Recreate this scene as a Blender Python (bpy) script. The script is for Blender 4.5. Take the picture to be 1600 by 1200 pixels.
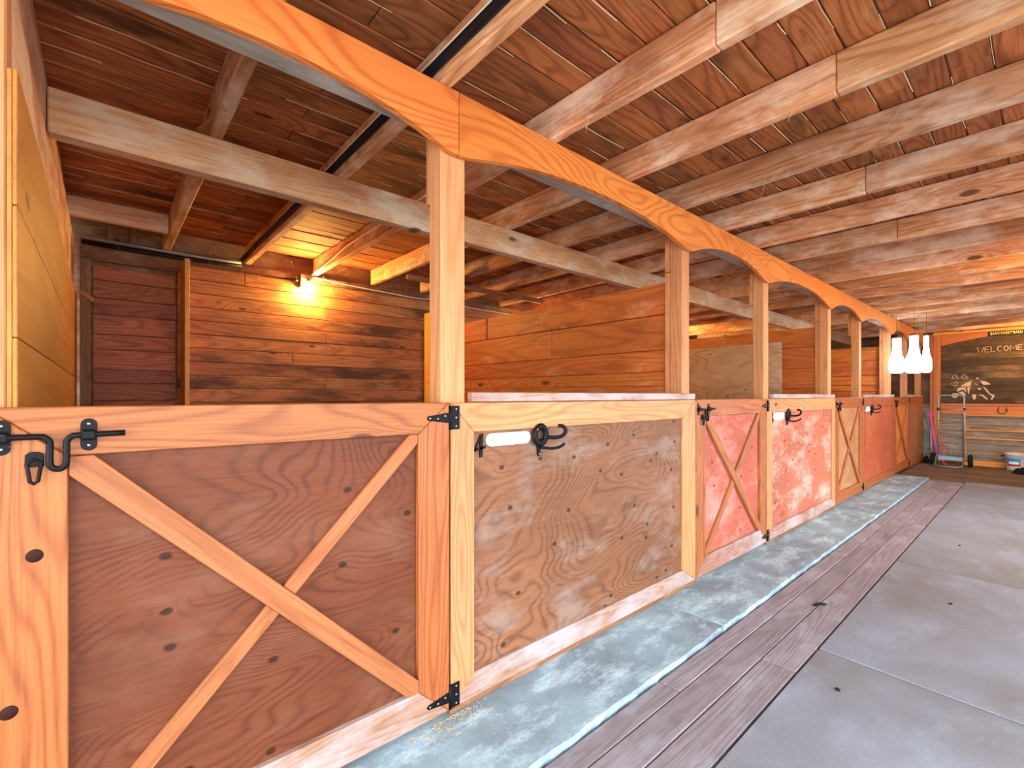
import bpy, bmesh, math, random
from mathutils import Vector, Matrix

random.seed(7)
for o in list(bpy.data.objects):
    bpy.data.objects.remove(o)
scene = bpy.context.scene
COL = scene.collection

# ------------------------------------------------------------------ camera
CAM_X, CAM_Z, YAW, FPX = 1.65, 1.3558, 48.698, 728.0
cam_d = bpy.data.cameras.new('camera')
cam = bpy.data.objects.new('camera', cam_d)
COL.objects.link(cam)
cam.location = (CAM_X, 0.0, CAM_Z)
cam.rotation_euler = (math.radians(90), 0, math.radians(YAW))
cam_d.sensor_fit = 'HORIZONTAL'
cam_d.sensor_width = 36.0
cam_d.lens = FPX / 1600.0 * 36.0
cam_d.shift_y = 18.0 / 1600.0
cam_d.clip_start = 0.02
cam_d.clip_end = 500
scene.camera = cam

# ------------------------------------------------------------------ world, daylight, exposure
scene.view_settings.view_transform = 'Standard'
scene.view_settings.look = 'None'
scene.view_settings.gamma = 1.0
scene.view_settings.use_curve_mapping = False
scene.view_settings.exposure = 0.0
SKY = 13.0
world = bpy.data.worlds.new('overcast_sky')
scene.world = world
world.use_nodes = True
bgn = world.node_tree.nodes['Background']
bgn.inputs[0].default_value = (0.86, 0.94, 1.0, 1)
bgn.inputs[1].default_value = SKY
scene.cycles.use_denoising = True
scene.cycles.max_bounces = 8
scene.cycles.diffuse_bounces = 6
scene.cycles.adaptive_threshold = 0.02
scene.cycles.sample_clamp_indirect = 12.0


def portal(name, loc, rot, sx, sy):
    l = bpy.data.lights.new(name, 'AREA')
    l.shape = 'RECTANGLE'
    l.size, l.size_y = sx, sy
    l.cycles.is_portal = True
    o = bpy.data.objects.new(name, l)
    COL.objects.link(o)
    o.location = loc
    o.rotation_euler = rot


# unseen openings added to let daylight in: end behind the camera, two side doorways
portal('daylight_portal_end', (1.75, -1.9, 1.3), (math.radians(90), 0, 0), 3.5, 2.7)
portal('daylight_portal_side', (3.55, 6.9, 1.2), (0, math.radians(90), 0), 2.5, 3.6)
portal('daylight_portal_near', (3.55, 1.3, 1.2), (0, math.radians(90), 0), 2.5, 3.8)


# ------------------------------------------------------------------ helpers
def lin(h):
    h = h.lstrip('#')
    c = [int(h[i:i + 2], 16) / 255.0 for i in (0, 2, 4)]
    return tuple((v / 12.92 if v <= .04045 else ((v + .055) / 1.055) ** 2.4) for v in c) + (1,)


class NT:
    def __init__(self, name):
        self.m = bpy.data.materials.new(name)
        self.m.use_nodes = True
        self.t = self.m.node_tree
        self.b = self.t.nodes['Principled BSDF']

    def n(self, typ, **kw):
        nd = self.t.nodes.new(typ)
        for k, v in kw.items():
            setattr(nd, k, v)
        return nd

    def l(self, a, b):
        self.t.links.new(a, b)

    def val(self, sock, v):
        if hasattr(v, 'is_linked'):
            self.l(v, sock)
        else:
            sock.default_value = v

    def math(self, op, a, b=0.0, c=None):
        nd = self.n('ShaderNodeMath', operation=op)
        self.val(nd.inputs[0], a)
        self.val(nd.inputs[1], b)
        if c is not None:
            self.val(nd.inputs[2], c)
        return nd.outputs[0]

    def vmul(self, v, s):
        nd = self.n('ShaderNodeVectorMath', operation='MULTIPLY')
        self.l(v, nd.inputs[0])
        nd.inputs[1].default_value = s
        return nd.outputs[0]

    def noise(self, v, scale, detail=3.0, rough=.55, dist=0.0):
        nd = self.n('ShaderNodeTexNoise')
        self.l(v, nd.inputs['Vector'])
        nd.inputs['Scale'].default_value = scale
        nd.inputs['Detail'].default_value = detail
        nd.inputs['Roughness'].default_value = rough
        nd.inputs['Distortion'].default_value = dist
        return nd.outputs['Fac']

    def ramp(self, f, a, b, lo=0.0, hi=1.0):
        nd = self.n('ShaderNodeMapRange')
        nd.clamp = True
        self.l(f, nd.inputs[0])
        nd.inputs[1].default_value = a
        nd.inputs[2].default_value = b
        nd.inputs[3].default_value = lo
        nd.inputs[4].default_value = hi
        return nd.outputs[0]

    def mix(self, f, a, b, mode='MIX'):
        nd = self.n('ShaderNodeMix', data_type='RGBA', blend_type=mode)
        self.val(nd.inputs[0], f)
        self.val(nd.inputs[6], a)
        self.val(nd.inputs[7], b)
        return nd.outputs[2]

    def coords(self):
        tc = self.n('ShaderNodeTexCoord')
        oi = self.n('ShaderNodeObjectInfo')
        self.rand = oi.outputs['Random']
        v = self.n('ShaderNodeCombineXYZ')
        self.l(self.math('MULTIPLY', self.rand, 91.7), v.inputs[0])
        self.l(self.math('MULTIPLY', self.rand, 47.3), v.inputs[1])
        self.l(self.math('MULTIPLY', self.rand, 63.1), v.inputs[2])
        ad = self.n('ShaderNodeVectorMath', operation='ADD')
        self.l(tc.outputs['Object'], ad.inputs[0])
        self.l(v.outputs[0], ad.inputs[1])
        return ad.outputs[0]


def wood(name, light, dark, freq=5.0, elong=9.0, rings=7.0, ringw=.7, knots=.5, kscale=3.0,
         stain=None, stain_amt=.5, stain_lo=.5, dust=None, dust_lo=.55, dust_amt=.6,
         rough=.55, var=.14, fiber=.3, bump=.25, kelong=2.5, spec=.35):
    """Procedural timber; the grain runs along local X."""
    w = NT(name)
    p = w.coords()
    light, dark = lin(light), lin(dark)
    # knots
    kv = w.n('ShaderNodeTexVoronoi', voronoi_dimensions='2D')
    w.l(w.vmul(p, (1.0 / kelong, 1.0, 1.0)), kv.inputs['Vector'])
    kv.inputs['Scale'].default_value = kscale
    kd = kv.outputs['Distance']
    sep = w.n('ShaderNodeSeparateColor')
    w.l(kv.outputs['Color'], sep.inputs[0])
    has = w.math('LESS_THAN', sep.outputs[0], knots)
    kfall = w.math('MULTIPLY', w.math('POWER', w.ramp(kd, .0, .5, 1.0, 0.0), 2.5), has)
    kcore = w.math('MULTIPLY', w.ramp(kd, .035, .06, 1.0, 0.0), has)
    # growth rings as contours of a stretched noise
    n1 = w.noise(w.vmul(p, (1.0 / elong, 1.0, 1.0)), freq, 1.0, .4, .15)
    ph = w.math('ADD', w.math('MULTIPLY', n1, rings * 6.2832), w.math('MULTIPLY', kfall, 26.0))
    s = w.math('MULTIPLY_ADD', w.math('SINE', ph), .5, .5)
    s = w.math('POWER', s, 2.6)
    fib = w.noise(w.vmul(p, (.035, 1.0, 1.0)), 150.0, 2.0, .6)
    col = w.mix(w.math('MULTIPLY', s, ringw), light, dark)
    pat = w.noise(w.vmul(p, (.35, 1.0, 1.0)), 2.2, 2.0)
    col = w.mix(w.ramp(pat, .3, .7, 0.0, .38), col, dark)
    col = w.mix(w.ramp(fib, .42, .75, 0.0, fiber), col, tuple(c * .45 for c in dark[:3]) + (1,))
    if stain:
        st = w.noise(w.vmul(p, (.3, 1.0, 1.0)), 3.1, 4.0, .65)
        col = w.mix(w.ramp(st, stain_lo, stain_lo + .16, 0.0, stain_amt), col, lin(stain))
    if dust:
        du = w.noise(w.vmul(p, (.5, 1.0, 1.0)), 4.3, 4.0, .7)
        col = w.mix(w.ramp(du, dust_lo, dust_lo + .2, 0.0, dust_amt), col, lin(dust))
    kc = tuple(c * .22 for c in dark[:3]) + (1,)
    col = w.mix(w.math('MULTIPLY', kcore, .85), col, kc)
    hs = w.n('ShaderNodeHueSaturation')
    w.l(col, hs.inputs['Color'])
    w.l(w.ramp(w.rand, 0, 1, 1.0 - var, 1.0 + var), hs.inputs['Value'])
    w.l(w.ramp(w.math('FRACT', w.math('MULTIPLY', w.rand, 7.77)), 0, 1, .495, .506), hs.inputs['Hue'])
    w.l(hs.outputs[0], w.b.inputs['Base Color'])
    w.b.inputs['Roughness'].default_value = rough
    w.b.inputs['Specular IOR Level'].default_value = spec
    bp = w.n('ShaderNodeBump')
    bp.inputs['Strength'].default_value = bump
    bp.inputs['Distance'].default_value = .004
    hgt = w.math('SUBTRACT', w.math('MULTIPLY', fib, .8), w.math('MULTIPLY', s, .5))
    w.l(hgt, bp.inputs['Height'])
    w.l(bp.outputs[0], w.b.inputs['Normal'])
    return w.m


def plywood(name, light, dark, scuff, scuff_amt=.4, knots=.55, rings=9.0, freq=2.1, rough=.55, spec=.2):
    """Rotary-cut veneer: wild contour grain running along local X, small oval plugs and scuffs."""
    w = NT(name)
    p = w.coords()
    light, dark, scuff = lin(light), lin(dark), lin(scuff)
    kv = w.n('ShaderNodeTexVoronoi', voronoi_dimensions='2D')
    w.l(w.vmul(p, (.8, 1.15, 1.0)), kv.inputs['Vector'])
    kv.inputs['Scale'].default_value = 5.2
    kd = kv.outputs['Distance']
    sep = w.n('ShaderNodeSeparateColor')
    w.l(kv.outputs['Color'], sep.inputs[0])
    has = w.math('LESS_THAN', sep.outputs[0], knots)
    kcore = w.math('MULTIPLY', w.ramp(kd, .05, .08, 1.0, 0.0), has)
    kfall = w.math('MULTIPLY', w.math('POWER', w.ramp(kd, 0.0, .5, 1.0, 0.0), 2.0), has)
    n1 = w.noise(w.vmul(p, (.38, 1.0, 1.0)), freq, 2.4, .42, .3)
    ph = w.math('ADD', w.math('MULTIPLY', n1, rings * 6.2832), w.math('MULTIPLY', kfall, 9.0))
    s = w.math('POWER', w.math('MULTIPLY_ADD', w.math('SINE', ph), .5, .5), 3.0)
    fib = w.noise(w.vmul(p, (.06, 1.0, 1.0)), 110.0, 2.0)
    big = w.noise(p, 1.5, 3.0)
    s = w.math('MULTIPLY', s, w.ramp(w.noise(w.vmul(p, (.6, 1.2, 1.0)), 3.7, 2.0), .35, .62, .3, 1.0))
    col = w.mix(w.ramp(big, .35, .65, 0.0, .35), light, dark)
    col = w.mix(w.math('MULTIPLY', s, .55), col, dark)
    col = w.mix(w.ramp(fib, .45, .75, 0.0, .28), col, tuple(c * .5 for c in dark[:3]) + (1,))
    sc = w.noise(w.vmul(p, (.7, 1.3, 1.0)), 2.6, 5.0, .68)
    col = w.mix(w.ramp(sc, .5, .7, 0.0, scuff_amt), col, scuff)
    col = w.mix(w.math('MULTIPLY', kcore, .8), col, tuple(c * .3 for c in dark[:3]) + (1,))
    w.l(col, w.b.inputs['Base Color'])
    w.b.inputs['Roughness'].default_value = rough
    w.b.inputs['Specular IOR Level'].default_value = spec
    bp = w.n('ShaderNodeBump')
    bp.inputs['Strength'].default_value = .2
    bp.inputs['Distance'].default_value = .003
    w.l(w.math('SUBTRACT', fib, w.math('MULTIPLY', s, .5)), bp.inputs['Height'])
    w.l(bp.outputs[0], w.b.inputs['Normal'])
    return w.m


def concrete(name, base, pale, dirt, scale=1.6, pale_lo=.52, pale_amt=.55):
    w = NT(name)
    p = w.coords()
    n1 = w.noise(p, scale, 4.0, .65)
    n2 = w.noise(w.vmul(p, (.45, 1.0, 1.0)), scale * 2.7, 5.0, .72)
    n3 = w.noise(p, 85.0, 3.0)
    col = w.mix(w.ramp(n1, .38, .66), lin(base), lin(dirt))
    col = w.mix(w.ramp(n2, pale_lo, pale_lo + .2, 0.0, pale_amt), col, lin(pale))
    col = w.mix(w.ramp(n3, .4, .75, 0.0, .35), col, tuple(c * .5 for c in lin(base)[:3]) + (1,))
    w.l(col, w.b.inputs['Base Color'])
    w.b.inputs['Roughness'].default_value = .78
    bp = w.n('ShaderNodeBump')
    bp.inputs['Strength'].default_value = .35
    bp.inputs['Distance'].default_value = .006
    w.l(w.math('ADD', w.math('MULTIPLY', n3, .5), n2), bp.inputs['Height'])
    w.l(bp.outputs[0], w.b.inputs['Normal'])
    return w.m


def plain(name, col, rough=.5, metal=0.0, mottled=.25, scale=30.0, wornc=None, worn=.6):
    w = NT(name)
    p = w.coords()
    c = lin(col)
    n = w.noise(p, scale, 4.0)
    o = w.mix(w.ramp(n, .35, .7, 0.0, mottled), c, tuple(v * .5 for v in c[:3]) + (1,))
    if wornc:
        n2 = w.noise(p, scale * 1.7, 5.0, .7)
        o = w.mix(w.ramp(n2, worn, worn + .08, 0.0, .8), o, lin(wornc))
    w.l(o, w.b.inputs['Base Color'])
    w.b.inputs['Roughness'].default_value = rough
    w.b.inputs['Specular IOR Level'].default_value = .15 if metal < .05 else .5
    w.b.inputs['Metallic'].default_value = metal
    return w.m


def glow(name, col, strength):
    w = NT(name)
    w.b.inputs['Base Color'].default_value = (.9, .9, .9, 1)
    w.b.inputs['Emission Color'].default_value = col
    w.b.inputs['Emission Strength'].default_value = strength
    return w.m


WM = {}


def place(o, M, parent):
    WM[o.name] = M
    if parent is not None:
        o.parent = parent
        o.matrix_local = WM[parent.name].inverted() @ M
    else:
        o.matrix_local = M
    COL.objects.link(o)
    return o


def tag(o, label=None, cat=None, group=None, kind=None):
    if label:
        o['label'] = label
    if cat:
        o['category'] = cat
    if group:
        o['group'] = group
    if kind:
        o['kind'] = kind
    elif cat:
        o['kind'] = 'thing'
    return o


def root(name, loc, label=None, cat=None, group=None, kind=None):
    o = bpy.data.objects.new(name, None)
    o.empty_display_size = .05
    place(o, Matrix.Translation(Vector(loc)), None)
    return tag(o, label, cat, group, kind)


def add_mesh(name, bm, mat, parent=None, M=None, smooth=False):
    me = bpy.data.meshes.new(name)
    bmesh.ops.recalc_face_normals(bm, faces=bm.faces)
    bm.to_mesh(me)
    bm.free()
    me.materials.append(mat)
    if smooth:
        for p in me.polygons:
            p.use_smooth = True
    o = bpy.data.objects.new(name, me)
    return place(o, M or Matrix.Identity(4), parent)


def frame_matrix(U, V, N, org):
    M = Matrix.Identity(4)
    for i in range(3):
        M[i][0], M[i][1], M[i][2], M[i][3] = U[i], V[i], N[i], org[i]
    return M


X, Y, Z = Vector((1, 0, 0)), Vector((0, 1, 0)), Vector((0, 0, 1))
PL = {'front': (Y, Z, X), 'side': (X, Z, -Y), 'flat': (X, Y, Z)}
CACHE = {}


def slab(name, poly, n0, n1, plane, mat, parent=None, ang=0.0, bevel=.003, key=None):
    """A board: outline in the (u,v) of a plane, between the depths n0..n1 along its normal, grain at ang."""
    U, V, N = PL[plane]
    cu = (min(p[0] for p in poly) + max(p[0] for p in poly)) / 2
    cv = (min(p[1] for p in poly) + max(p[1] for p in poly)) / 2
    a = math.radians(ang)
    ca, sa = math.cos(a), math.sin(a)
    org = U * cu + V * cv + N * n0
    M = frame_matrix(U * ca + V * sa, V * ca - U * sa, N, org)
    t = n1 - n0
    loc = [((u - cu) * ca + (v - cv) * sa, (v - cv) * ca - (u - cu) * sa) for u, v in poly]
    ck = (tuple((round(x, 4), round(y, 4)) for x, y in loc), round(t, 4), bevel, mat.name)
    if ck in CACHE:
        o = bpy.data.objects.new(name, CACHE[ck])
        return place(o, M, parent)
    bm = bmesh.new()
    lo = [bm.verts.new((x, y, 0)) for x, y in loc]
    hi = [bm.verts.new((x, y, t)) for x, y in loc]
    n = len(loc)
    bm.faces.new(lo[::-1])
    bm.faces.new(hi)
    for i in range(n):
        bm.faces.new((lo[i], lo[(i + 1) % n], hi[(i + 1) % n], hi[i]))
    if bevel:
        bmesh.ops.bevel(bm, geom=list(bm.edges), offset=bevel, segments=1, affect='EDGES', clamp_overlap=True)
    o = add_mesh(name, bm, mat, parent, M)
    CACHE[ck] = o.data
    return o


def rect(u0, u1, v0, v1):
    return [(u0, v0), (u1, v0), (u1, v1), (u0, v1)]


def box(name, x0, x1, y0, y1, z0, z1, mat, parent=None, grain='x', bevel=.003):
    if grain == 'x':
        return slab(name, rect(x0, x1, z0, z1), -y1, -y0, 'side', mat, parent, 0, bevel)
    if grain == 'y':
        return slab(name, rect(y0, y1, z0, z1), x0, x1, 'front', mat, parent, 0, bevel)
    return slab(name, rect(y0, y1, z0, z1), x0, x1, 'front', mat, parent, 90, bevel)


def sweep(bm, pts, r, seg=8, caps=True, closed=False, flat=1.0):
    pts = [Vector(p) for p in pts]
    rings = []
    n = len(pts)
    up = None
    for i, p in enumerate(pts):
        a = pts[i - 1] if (i > 0 or closed) else p
        b = pts[(i + 1) % n] if (i < n - 1 or closed) else p
        d = (b - a).normalized()
        if up is None:
            up = Vector((0, 0, 1)) if abs(d.z) < .9 else Vector((1, 0, 0))
        side = d.cross(up)
        if side.length < 1e-5:
            side = d.cross(Vector((0, 1, 0)))
        side.normalize()
        up = side.cross(d).normalized()
        rr = r[i] if isinstance(r, (list, tuple)) else r
        rings.append([bm.verts.new(p + (side * math.cos(t) + up * math.sin(t) * flat) * rr)
                      for t in [2 * math.pi * k / seg for k in range(seg)]])
    for i in range(n if closed else n - 1):
        A, B = rings[i], rings[(i + 1) % n]
        for k in range(seg):
            bm.faces.new((A[k], A[(k + 1) % seg], B[(k + 1) % seg], B[k]))
    if caps and not closed:
        bm.faces.new(rings[0][::-1])
        bm.faces.new(rings[-1])


def smooth(pts, k=4):
    """Catmull-Rom through the points."""
    P = [Vector(p) for p in pts]
    out = []
    for i in range(len(P) - 1):
        a, b, c, d = P[max(i - 1, 0)], P[i], P[i + 1], P[min(i + 2, len(P) - 1)]
        for q in range(k):
            t = q / k
            out.append(.5 * ((2 * b) + (c - a) * t + (2 * a - 5 * b + 4 * c - d) * t * t + (3 * b - a - 3 * c + d) * t ** 3))
    out.append(P[-1])
    return out


def tube(name, pts, r, mat, parent=None, seg=8, closed=False, flat=1.0):
    org = Vector(pts[0])
    bm = bmesh.new()
    sweep(bm, [Vector(p) - org for p in pts], r, seg, True, closed, flat)
    return add_mesh(name, bm, mat, parent, Matrix.Translation(org), True)


def lathe(name, prof, loc, mat, parent=None, seg=24, axis='z'):
    bm = bmesh.new()
    rings = []
    for r, z in prof:
        rings.append([bm.verts.new((max(r, .0005) * math.cos(2 * math.pi * k / seg),
                                    max(r, .0005) * math.sin(2 * math.pi * k / seg), z)) for k in range(seg)])
    for A, B in zip(rings, rings[1:]):
        for k in range(seg):
            bm.faces.new((A[k], A[(k + 1) % seg], B[(k + 1) % seg], B[k]))
    bm.faces.new(rings[0][::-1])
    bm.faces.new(rings[-1])
    M = Matrix.Translation(Vector(loc))
    if axis == 'x':
        M = M @ Matrix.Rotation(math.radians(90), 4, 'Y')
    if axis == 'y':
        M = M @ Matrix.Rotation(math.radians(-90), 4, 'X')
    return add_mesh(name, bm, mat, parent, M, True)


def arc(cx, cz, r, a0, a1, n):
    return [(cx + r * math.cos(math.radians(a0 + (a1 - a0) * i / n)),
             cz + r * math.sin(math.radians(a0 + (a1 - a0) * i / n))) for i in range(n + 1)]


# ------------------------------------------------------------------ materials
M_frame = wood('fir_frame', '#A65C30', '#763614', freq=6, elong=9, rings=20, ringw=.62, knots=.14, kscale=2.6, rough=.5, var=.08, fiber=.4)
M_frame_light = wood('pale_fir_rail', '#C68E5E', '#9A5A2A', freq=6, elong=8, rings=15, ringw=.55, knots=.15, kscale=2.6, rough=.5, var=.05, fiber=.4)
M_frame_worn = wood('fir_frame_scuffed', '#A47C68', '#7C523E', freq=6, elong=10, rings=18, ringw=.6, knots=.12, kscale=2.6,
                    dust='#A8A2A6', dust_lo=.42, dust_amt=.75, rough=.6, var=.06, fiber=.4)
M_post = wood('fir_post', '#C98C5C', '#A66638', freq=6, elong=14, rings=12, ringw=.5, knots=.1, kscale=2.2, rough=.55, var=.08, fiber=.4)
M_header = wood('arch_plywood', '#DE8440', '#AE4E1E', freq=3.2, elong=4, rings=20, ringw=.6, knots=.08, kscale=1.8, rough=.4, var=.05, fiber=.35)
M_brace = wood('brace_strip', '#A66438', '#7A3E1A', freq=8, elong=14, rings=10, ringw=.5, knots=.08, rough=.55, var=.06, fiber=.45)
PLYS = [plywood('plywood_redbrown', '#68361E', '#381608', '#785440', .4, .28, rings=58, freq=2.0),
        plywood('plywood_tan', '#84583E', '#462613', '#8C8078', .65, .66, rings=58, freq=1.5),
        plywood('plywood_pinkred', '#B8624E', '#7E3426', '#DAA69C', .55, .3, rings=64),
        plywood('plywood_mixed', '#B46850', '#7C3C26', '#C6B2A6', .8, .45, rings=64),
        plywood('plywood_warm', '#A67650', '#74492A', '#B49E8A', .55, .3, rings=58),
        plywood('plywood_dull_red', '#AE5638', '#7C3420', '#BA7C60', .3, .2, rings=58),
        plywood('plywood_orange', '#D07634', '#9E4E1C', '#D79A60', .3, .2, rings=58),
        plywood('plywood_dusty', '#9E6C46', '#6C4428', '#A08C78', .5, .2, rings=58)]
M_joist = wood('old_joist', '#D69C70', '#985C36', freq=5, elong=9, rings=12, ringw=.6, knots=.22, kscale=2.4,
               stain='#5E3820', stain_amt=.7, stain_lo=.57, dust='#EAD2BC', dust_lo=.47, dust_amt=.7, rough=.75, var=.22, fiber=.5)
M_girder = wood('grey_girder', '#DCA47A', '#A66C48', freq=6, elong=14, rings=12, ringw=.5, knots=.1,
                stain='#8E4A30', stain_amt=.6, stain_lo=.5, dust='#CDBCA6', dust_lo=.45, dust_amt=.7, rough=.8, var=.06, fiber=.45)
M_beam = wood('grey_header_beam', '#9A8C80', '#6E625A', freq=6, elong=14, rings=10, ringw=.5, knots=.1, dust='#BDB8B2', dust_lo=.5, rough=.75, var=.05)
M_ceil = wood('ceiling_board', '#B66E3E', '#7A4220', freq=5, elong=6, rings=14, ringw=.7, knots=.3, kscale=2.6,
              stain='#2C170D', stain_amt=.85, stain_lo=.55, dust='#B4885E', dust_lo=.56, dust_amt=.55, rough=.75, var=.25, fiber=.5)
M_deck = plain('dusty_roof_felt', '#D8BEA0', .9, mottled=.3, scale=6)
M_back = wood('stall_back_plank', '#B87644', '#804A26', freq=6, elong=10, rings=12, ringw=.55, knots=.35, kscale=3.4,
              stain='#2E1A10', stain_amt=.8, stain_lo=.5, dust='#BA8C64', dust_lo=.58, dust_amt=.5, rough=.65, var=.16, fiber=.5)
M_back_red = wood('patched_door_plank', '#AE603A', '#70341C', freq=6, elong=8, rings=14, ringw=.65, knots=.35, kscale=3.4,
                  stain='#341A10', stain_amt=.65, stain_lo=.55, rough=.65, var=.2, fiber=.5)
M_div = wood('divider_plank', '#C46C30', '#8A4018', freq=4, elong=10, rings=12, ringw=.5, knots=.3, kscale=2.4,
             stain='#5A2C14', stain_amt=.6, stain_lo=.57, dust='#E0A478', dust_lo=.58, dust_amt=.55, rough=.5, var=.12, fiber=.4)
M_left = wood('yellowed_divider', '#B67A34', '#865220', freq=3, elong=8, rings=8, ringw=.35, knots=.3, kscale=2.2,
              stain='#6A3E1A', stain_amt=.45, stain_lo=.57, rough=.55, var=.06, fiber=.35)
M_sheet = plywood('grey_plywood_sheet', '#B79472', '#84634A', '#C5B4A2', .6, .2, rings=14)
M_stud = wood('yellow_stud', '#E6A048', '#C07828', freq=6, elong=12, rings=10, ringw=.4, knots=.25, kscale=3, rough=.55, var=.08)
M_darkwood = wood('dark_blocking', '#8A5A3C', '#5A3620', freq=6, elong=10, rings=10, ringw=.5, knots=.2,
                  dust='#A89078', dust_lo=.5, dust_amt=.6, rough=.8, var=.15)
M_curb = concrete('curb_concrete', '#869EAA', '#C0DCE8', '#6E7A84', 2.6, .48, .75)
M_slab = concrete('slab_concrete', '#7C808C', '#909AAA', '#6A6868', 1.1, .53, .55)
M_fplank = wood('floor_plank', '#8C8288', '#6C6268', freq=6, elong=14, rings=14, ringw=.5, knots=.06,
                stain='#5E463C', stain_amt=.5, stain_lo=.57, dust='#9FA0A8', dust_lo=.5, dust_amt=.5, rough=.75, var=.08, fiber=.5)
M_dirt = concrete('packed_dirt', '#6E5846', '#8C7258', '#54402F', 1.3, .55, .5)
M_gravel = concrete('yard_gravel', '#B8B4AC', '#C8C4BC', '#A09A90', 1.0)
M_chalk = wood('chalkboard_plank', '#5A4636', '#2E2620', freq=5, elong=10, rings=3, ringw=.4, knots=.05,
               stain='#262422', stain_amt=.6, stain_lo=.5, dust='#8A7358', dust_lo=.5, dust_amt=.6, rough=.85, var=.15)
M_greyplank = wood('weathered_grey_plank', '#A49480', '#6E6050', freq=5, elong=10, rings=4, ringw=.5, knots=.1,
                   stain='#4E4438', stain_amt=.6, stain_lo=.55, dust='#C9BEAC', dust_lo=.52, dust_amt=.7, rough=.85, var=.15)
M_orange = wood('orange_trim', '#D07C3C', '#A4541F', freq=5, elong=10, rings=5, ringw=.5, knots=.2, rough=.5, var=.08)
M_black = plain('black_iron', '#0A0B0D', .5, .0, .3, 40, '#6E747A', .66)
M_hinge = plain('black_hinge', '#08090C', .55, .0, .3, 60)
M_screw = plain('zinc_screw', '#B9BCC0', .3, .9, .1, 90)
M_white = plain('white_plate', '#F6F4F2', .5, 0, .02, 5)
M_pipe = plain('grey_conduit', '#8A8280', .45, .5, .3, 20)
M_cable = plain('black_cable', '#16181E', .4, 0, .2, 20)
M_wire = plain('white_wire', '#E4DCCB', .5, 0, .15, 30)
M_truck = plain('grey_blue_steel', '#8EA2A6', .4, .6, .25, 25)
M_rubber = plain('black_rubber', '#1C1C1C', .8, 0, .3, 30)
M_teal = plain('teal_plastic', '#2E8E8C', .45, 0, .1, 20)
M_pink = plain('pink_plastic', '#E04FA8', .45, 0, .1, 20)
M_lav = plain('lavender_plastic', '#B9A9D4', .45, 0, .1, 20)
M_bucket = plain('white_bucket', '#D9D4CC', .5, 0, .15, 8)
M_blue = plain('blue_label', '#3C93BC', .5, 0, .1, 30)
M_red = plain('red_label', '#B4303A', .5, 0, .1, 30)
M_rust = plain('rusty_horseshoe', '#5A3626', .8, .4, .4, 60)
M_chalkwhite = plain('chalk', '#D9C0A0', .95, 0, .35, 60)
M_signboard = plain('sign_board', '#2C2A22', .7, 0, .2, 20)
M_signtext = plain('sign_lettering', '#EFE7BE', .7, 0, .1, 20)
M_knot = plain('dark_knot', '#2E120A', .6, 0, .6, 70)
M_straw = plain('straw', '#C9A76A', .8, 0, .3, 40)
M_web = plain('cobweb_dust', '#D9BE9A', .9, 0, .3, 40)
M_tin = plain('galvanised_lamp_base', '#7C6A50', .5, .4, .3, 30)
G_bulb = glow('warm_bulb', (1.0, .56, .14, 1), 1350.0)
G_pend = glow('white_lamp_glass', (.86, .93, 1.0, 1), 16.0)

PER, J0, JP = 3.42, .43, .655
Z_J, Z_C = 2.66, 2.83           # underside of joists, underside of ceiling boards
XB, XR, Y0, YE = -3.6, 3.5, -1.9, 13.0

# ------------------------------------------------------------------ setting: floor, yard
tag(box('ground', -40, 40, -40, 40, -.4, -.30, M_gravel, None, 'x', 0), 'pale gravel yard around the open barn', 'ground', kind='structure')
floor = box('floor', XB - .1, XR + .1, Y0, YE + .1, -.30, -.075, M_dirt, None, 'x', 0)
tag(floor, 'packed dirt barn floor under concrete and planks', 'floor', kind='structure')
ye = [-1.9, 2.75, 6.4, 10.25]
for i in range(3):   # raised concrete curb along the stalls, its aisle edge chipped
    a, b = ye[i] + .002, ye[i + 1] - .002
    n = int((b - a) / .045)
    edge = [(.415 + random.uniform(-.0075, .004), a + (b - a) * q / n) for q in range(n + 1)]
    slab('curb_slab', [(-.16, a)] + edge + [(-.16, b)], -.074, 0.0, 'flat', M_curb, floor, 90, .004)
ex = [.425, .535, .675, .838]
for i in range(3):
    for a, b in (((-1.9, 2.02), (2.02, 7.1), (7.1, 10.2)), ((-1.9, 1.1), (1.1, 6.0), (6.0, 10.22)), ((-1.9, 2.6), (2.6, 6.55), (6.55, 10.2)))[i]:
        slab('floor_plank', rect(a + .003, b - .003, -ex[i + 1] + .003, -ex[i] - .003), -.074, -.028 + random.uniform(-.003, .003),
             'flat', M_fplank, floor, 0, .003) if False else \
            slab('floor_plank', rect(ex[i] + .003, ex[i + 1] - .003, a + .003, b - .003), -.074, -.026 + random.uniform(-.003, .003),
                 'flat', M_fplank, floor, 90, .003)
sy = [-1.9, .9, 2.93, 4.95, 10.33]
for i in range(4):
    a, b = sy[i] + .005, sy[i + 1] - .005
    slab('concrete_slab', [(.846, a), (2.1, a - .06 if i else a), (2.1, b - .06 if i < 3 else b), (.846, b)], -.074, -.022 + random.uniform(-.002, .002), 'flat', M_slab, floor, 90, .005)
    slab('concrete_slab', [(2.106, a - .06 if i else a), (XR, a - .1 if i else a), (XR, b - .1 if i < 3 else b), (2.106, b - .06 if i < 3 else b)], -.074, -.022, 'flat', M_slab, floor, 90, .005)
# brown earthen strip with boards at the far end
for i, (a, b) in enumerate(((10.36, 11.15), (11.16, 11.9), (11.91, 12.9))):
    slab('end_floor_board', [(-.02, a), (XR, a - .1 * (i == 0)), (XR, b - .08), (-.02, b)], -.074, -.032 + .004 * i, 'flat', M_dirt, floor, 0, .004)

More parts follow.
